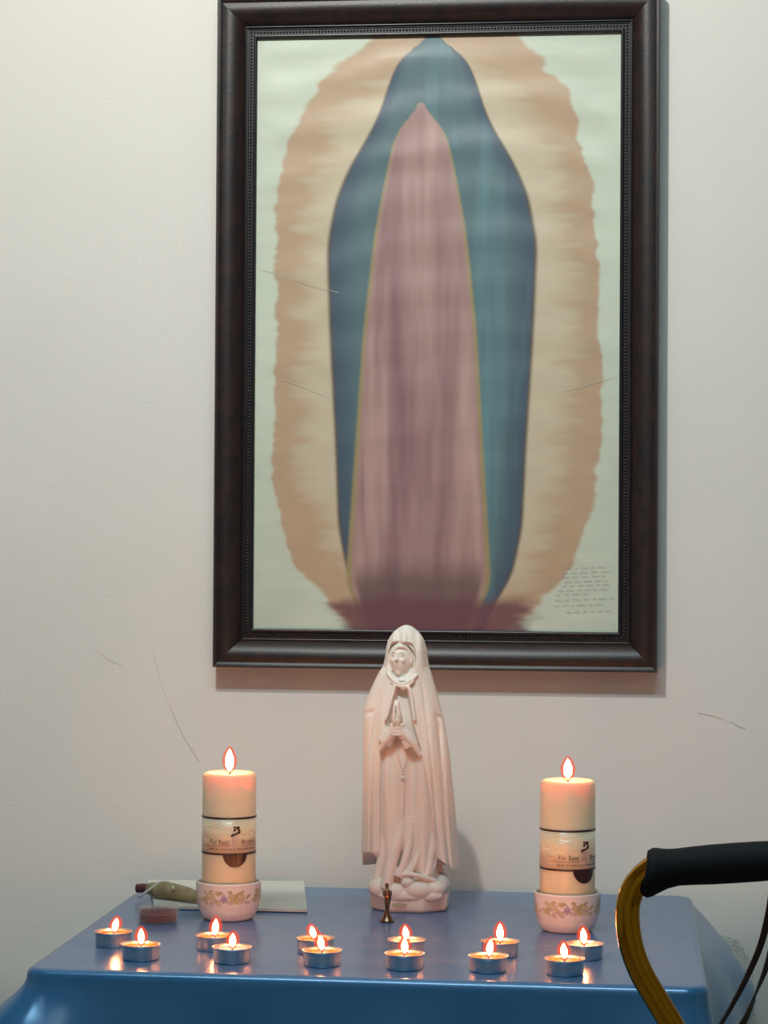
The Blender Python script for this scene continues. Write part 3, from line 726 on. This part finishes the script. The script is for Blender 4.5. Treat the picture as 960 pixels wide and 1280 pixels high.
def pot(loc, label):
    root = empty('ceramic_pot', loc, label, 'pot', 'pair of flowered white ceramic pots under the pillar candles')
    out = [(.0008, .0008), (.0245, .0006), (.0262, .0002), (.0285, .0014), (.0312, .0050), (.0332, .0092), (.0342, .0118), (.0343, .0132), (.0352, .0150), (.0364, .0210), (.0371, .0290), (.0374, .0370), (.0377, .0405), (.0381, .0425), (.0381, .0438),
           (.0374, .0446), (.0362, .0440), (.0354, .0420), (.0350, .0300), (.0340, .0150), (.0318, .0075), (.0250, .0050), (.0008, .0050)]
    body = MB().lathe(out, 96).build('bowl', M['ceramic'], root)
    def rad(z): return np.interp(z, [p[1] for p in out[7:13]], [p[0] for p in out[7:13]])+.00022
    def wrap(mb):
        mb.v = [(rad(v)*math.sin(u/.037), -rad(v)*math.cos(u/.037), v) for u, _, v in mb.v]; return mb
    def leaf(mb, u, v, L, W, a):
        P = []
        for i in range(9):
            t = i/8; wv = W*math.sin(PI*t)**.7*.5; cxu, cv = u+L*t*math.cos(a), v+L*t*math.sin(a)+.0012*math.sin(PI*t)
            P.append([(cxu-wv*math.sin(a)*q*-1, 0, cv-wv*math.cos(a)*q) for q in (-1, 0, 1)])
        mb.grid(P)
    rg = random.Random(2)
    for mname, cnt, lo in (('olive', 9, .0285), ('taupe', 9, .0250), ('ochre', 6, .0280)):
        mb = MB()
        for c0 in (-.0165, .0165+.0015, .050, -.050, .090, -.090):
            for i in range(cnt):
                s_ = rg.uniform(-.0115, .0115)
                leaf(mb, c0+s_, lo+rg.uniform(-.004, .0045)+.10*abs(s_)*0, rg.uniform(.0060, .0100), rg.uniform(.0030, .0048), rg.uniform(-.7, .7) + (PI if rg.random() < .5 else 0))
        wrap(mb).build('leaf_pattern', M[mname], body)
    for c0 in (.0012, .0720, -.0720):
        mb = MB()
        for k in range(6): leaf(mb, c0, .0270, .0062 if k % 2 else .0050, .0026, k*PI/3+.45)
        wrap(mb).build('flower_pattern', M['violet'], body)
    return root
PLOC = (-.462, -.312, TZ); PRLOC = (-.070, -.333, TZ)
pot(PLOC, 'white ceramic pot with flower and leaf band, holding the left pillar candle')
pot(PRLOC, 'white ceramic pot with flower and leaf band, holding the right pillar candle')
pillar(PLOC, 'lit ivory pillar candle with dark bands and label, left of the statue', .9042, .854, .8132, 24, .0265)
pillar(PRLOC, 'lit ivory pillar candle with dark bands and label, right of the statue beside the cane', .9046, .850, .8065, 40, .0235)

# ------------------------------------------------------------------ napkin, pouch, bead box
def napkin():
    P0 = [(-.612, -.062), (-.4135, -.040), (-.377, -.262), (-.560, -.262)]
    def q(u, v):
        a = Vector(P0[0]).lerp(Vector(P0[1]), u); b = Vector(P0[3]).lerp(Vector(P0[2]), u); return a.lerp(b, v)
    ox_, oy_ = -.49, -.16
    for kk, (u0, u1, z0, z1) in enumerate(((0, 1, .0010, .0034), (.965, 1.0, .0034, .0044))):
        top = []; bot = []
        for i in range(25):
            v = i/24; top.append([]); bot.append([])
            for j in range(25):
                u = u0+(u1-u0)*j/24; p = q(u, v); w_ = .0008*(1+noise.noise((p.x*30, p.y*30, 2)))*(1 if kk == 0 else 0)
                top[-1].append((p.x-ox_, p.y-oy_, z1+w_)); bot[-1].append((p.x-ox_, p.y-oy_, z0))
        mb = MB().grid(top).grid(bot)
        e = [r_[0] for r_ in top], [r_[0] for r_ in bot]; mb.grid(e)
        e = [r_[-1] for r_ in top], [r_[-1] for r_ in bot]; mb.grid(e); mb.grid([top[0], bot[0]]); mb.grid([top[-1], bot[-1]])
        if kk == 0: root = tag(mb.build('folded_napkin', M['napkin'], loc=(ox_, oy_, TZ), sharp=40), 'white folded napkin lying behind the left pillar candle against the wall', 'napkin')
        else: mb.build('hem', M['napkin'], root, sharp=40)
napkin()
def pouch():
    zb = TZ+.0048
    root = empty('small_pouch', (-.545, -.225, zb), 'small olive tan pouch with dark mouth and cord, lying on the white napkin', 'pouch')
    pts = smooth_path([(-.036, .028, .0090), (-.020, .018, .0098), (.004, .004, .0100), (.026, -.010, .0082), (.046, -.022, .0050)], 6)
    n = len(pts); rad = [np.interp(i/(n-1), [0, .12, .4, .7, .9, 1], [.0062, .0085, .0098, .0080, .0048, .0022]) for i in range(n)]
    MB().tube(pts, rad, 20).build('pouch_body', M['pouch'], root)
    MB().tube(smooth_path([(-.052, .036, .0082), (-.044, .033, .0088), (-.034, .027, .0090)], 5), [.0055]*5+[.0060]*6, 16).build('pouch_mouth', M['maroon'], root)
    MB().tube(smooth_path([(-.044, .012, .0016), (-.030, .012, .012), (-.018, .016, .0195), (-.006, .013, .0185), (.002, -.008, .0150)], 6), .0016, 8).build('cord', M['napkin'], root)
pouch()
def bead_box():
    root = empty('bead_box', (-.538, -.345, TZ), 'clear round plastic box of dark red rosary beads at the left of the table', 'box')
    MB().lathe([(.001, .0005), (.0225, .0005), (.0235, .0015), (.0237, .0125), (.0230, .0125), (.0226, .0020), (.001, .0016)], 48).build('tub', M['clear'], root)
    MB().lathe([(.0242, .0105), (.0245, .0120), (.0245, .0165), (.0238, .0176), (.001, .0178), (.001, .0170), (.0232, .0168), (.0237, .0105)], 48).build('lid', M['clear'], root)
    mb = MB(); rg = random.Random(3)
    for lay in range(4):
        for ring_, cnt in ((.0196, 40), (.0155, 30), (.011, 20)):
            for i in range(cnt):
                a = 2*PI*(i+.5*lay)/cnt+rg.uniform(-.04, .04)
                mb.ell((ring_*math.cos(a), ring_*math.sin(a), .0034+lay*.0029+rg.uniform(-.0004, .0004)), (.00145,)*3, 6, 5)
    tag(mb.build('rosary_beads', M['redbead'], root), kind='stuff')
bead_box()

# ------------------------------------------------------------------ cane
def cane():
    Y = -1.01
    root = empty('walking_cane', (.0675, Y, 0), 'gold walking cane with black foam grip and dark wrist strap in the right foreground', 'cane')
    X = .0675
    path = [(.0500, .9085), (.0256, .9060), (.0138, .8995), (.0040, .8880), (-.0010, .8734), (-.0011, .8568), (.0022, .8371), (.0103, .8162), (.0222, .7961), (.0387, .7689), (.0530, .7398), (.0625, .7105), (.0672, .6700), (.0675, .6300)]
    pts = smooth_path([(a-X, 0, b) for a, b in path], 7)+[Vector((0, 0, .45))]
    MB().tube(pts, .0101, 28).build('bent_shaft', M['gold'], root)
    MB().tube([(0, 0, .46), (0, 0, .03)], .0125, 24).build('lower_shaft', M['gold'], root)
    MB().tube([(0, 0, .455), (0, 0, .475)], .0150, 24).build('locking_collar', M['rubber'], root)
    MB().lathe([(.001, 0), (.022, 0), (.024, .004), (.020, .018), (.0145, .028), (.0142, .05), (.001, .05)], 28).build('rubber_foot', M['rubber'], root)
    # foam grip: flared lip at the left, swollen middle, rounded right end
    g0 = Vector((.0165-X, 0, .9030)); g1 = Vector((.1345-X, 0, .9135))
    t = (g1-g0).normalized(); u = Vector((0, 1, 0)); v = u.cross(t)
    prof_ = [(.0040, .0108), (-.0010, .0118), (-.0040, .0145), (-.0040, .0180), (.0000, .0202), (.004, .0198), (.009, .0180), (.015, .0162), (.023, .0153), (.035, .0157), (.050, .0163), (.070, .0165), (.090, .0164), (.104, .0160), (.112, .0146), (.117, .0110), (.119, .0055), (.1192, .0005)]
    rows = []
    for d, r_ in prof_:
        row = []
        for j in range(40):
            a = 2*PI*j/40
            # the lip hangs lower and rakes backward like the moulded foam
            drop = -math.sin(a)*.0028*math.exp(-(d/.012)**2)
            sh = .0035*math.exp(-((d-.0)/.014)**2)
            p = g0+t*(d+(math.sin(a))*-.0042*math.exp(-(d/.014)**2)) + u*r_*math.cos(a)*.96+v*(r_*math.sin(a))
            p.z -= sh
            row.append(tuple(p))
        rows.append(row)
    MB().grid(rows, closed_u=True, cap0=True, cap1=True).build('foam_grip', M['foam'], root)
    # wrist strap: a flat webbing loop hanging from the right end, twisted once
    def strap(pts, ws, tw):
        pts = smooth_path([(a-X, yy, b) for a, yy, b in pts], 8); n = len(pts); rws = []
        for i, p in enumerate(pts):
            tt = (pts[min(i+1, n-1)]-pts[max(i-1, 0)]).normalized(); f = i/(n-1)
            a = np.interp(f, [0, .3, .5, .7, 1], tw); side = tt.cross(Vector((0, 1, 0))).normalized()
            w_ = np.interp(f, [0, .5, 1], ws)
            d1 = side*math.cos(a)+Vector((0, 1, 0))*math.sin(a); d2 = tt.cross(d1)
            rws.append([tuple(p+d1*w_*.5*sx+d2*.0007*sy) for sx, sy in ((-1, -1), (1, -1), (1, 1), (-1, 1))])
        return rws
    s1 = strap([(.1180, .002, .8990), (.1150, .010, .8700), (.1080, .012, .8400), (.0960, .010, .8120), (.0830, .006, .7880), (.0700, .002, .7660), (.0640, 0, .7430)], (.0062, .0050, .0044), (.1, .2, .5, .9, 1.0))
    s2 = strap([(.1240, -.004, .8990), (.1210, -.010, .8720), (.1140, -.012, .8350), (.1030, -.010, .8040), (.0935, -.006, .7800), (.0800, 0, .7600), (.0660, .002, .7400)], (.0066, .0060, .0050), (.2, .5, 1.35, .5, .3))
    mb = MB().grid(s1, closed_u=True, cap0=True, cap1=True).grid(s2, closed_u=True, cap0=True, cap1=True)
    mb.build('wrist_strap', M['strap'], root, sharp=40)
cane()
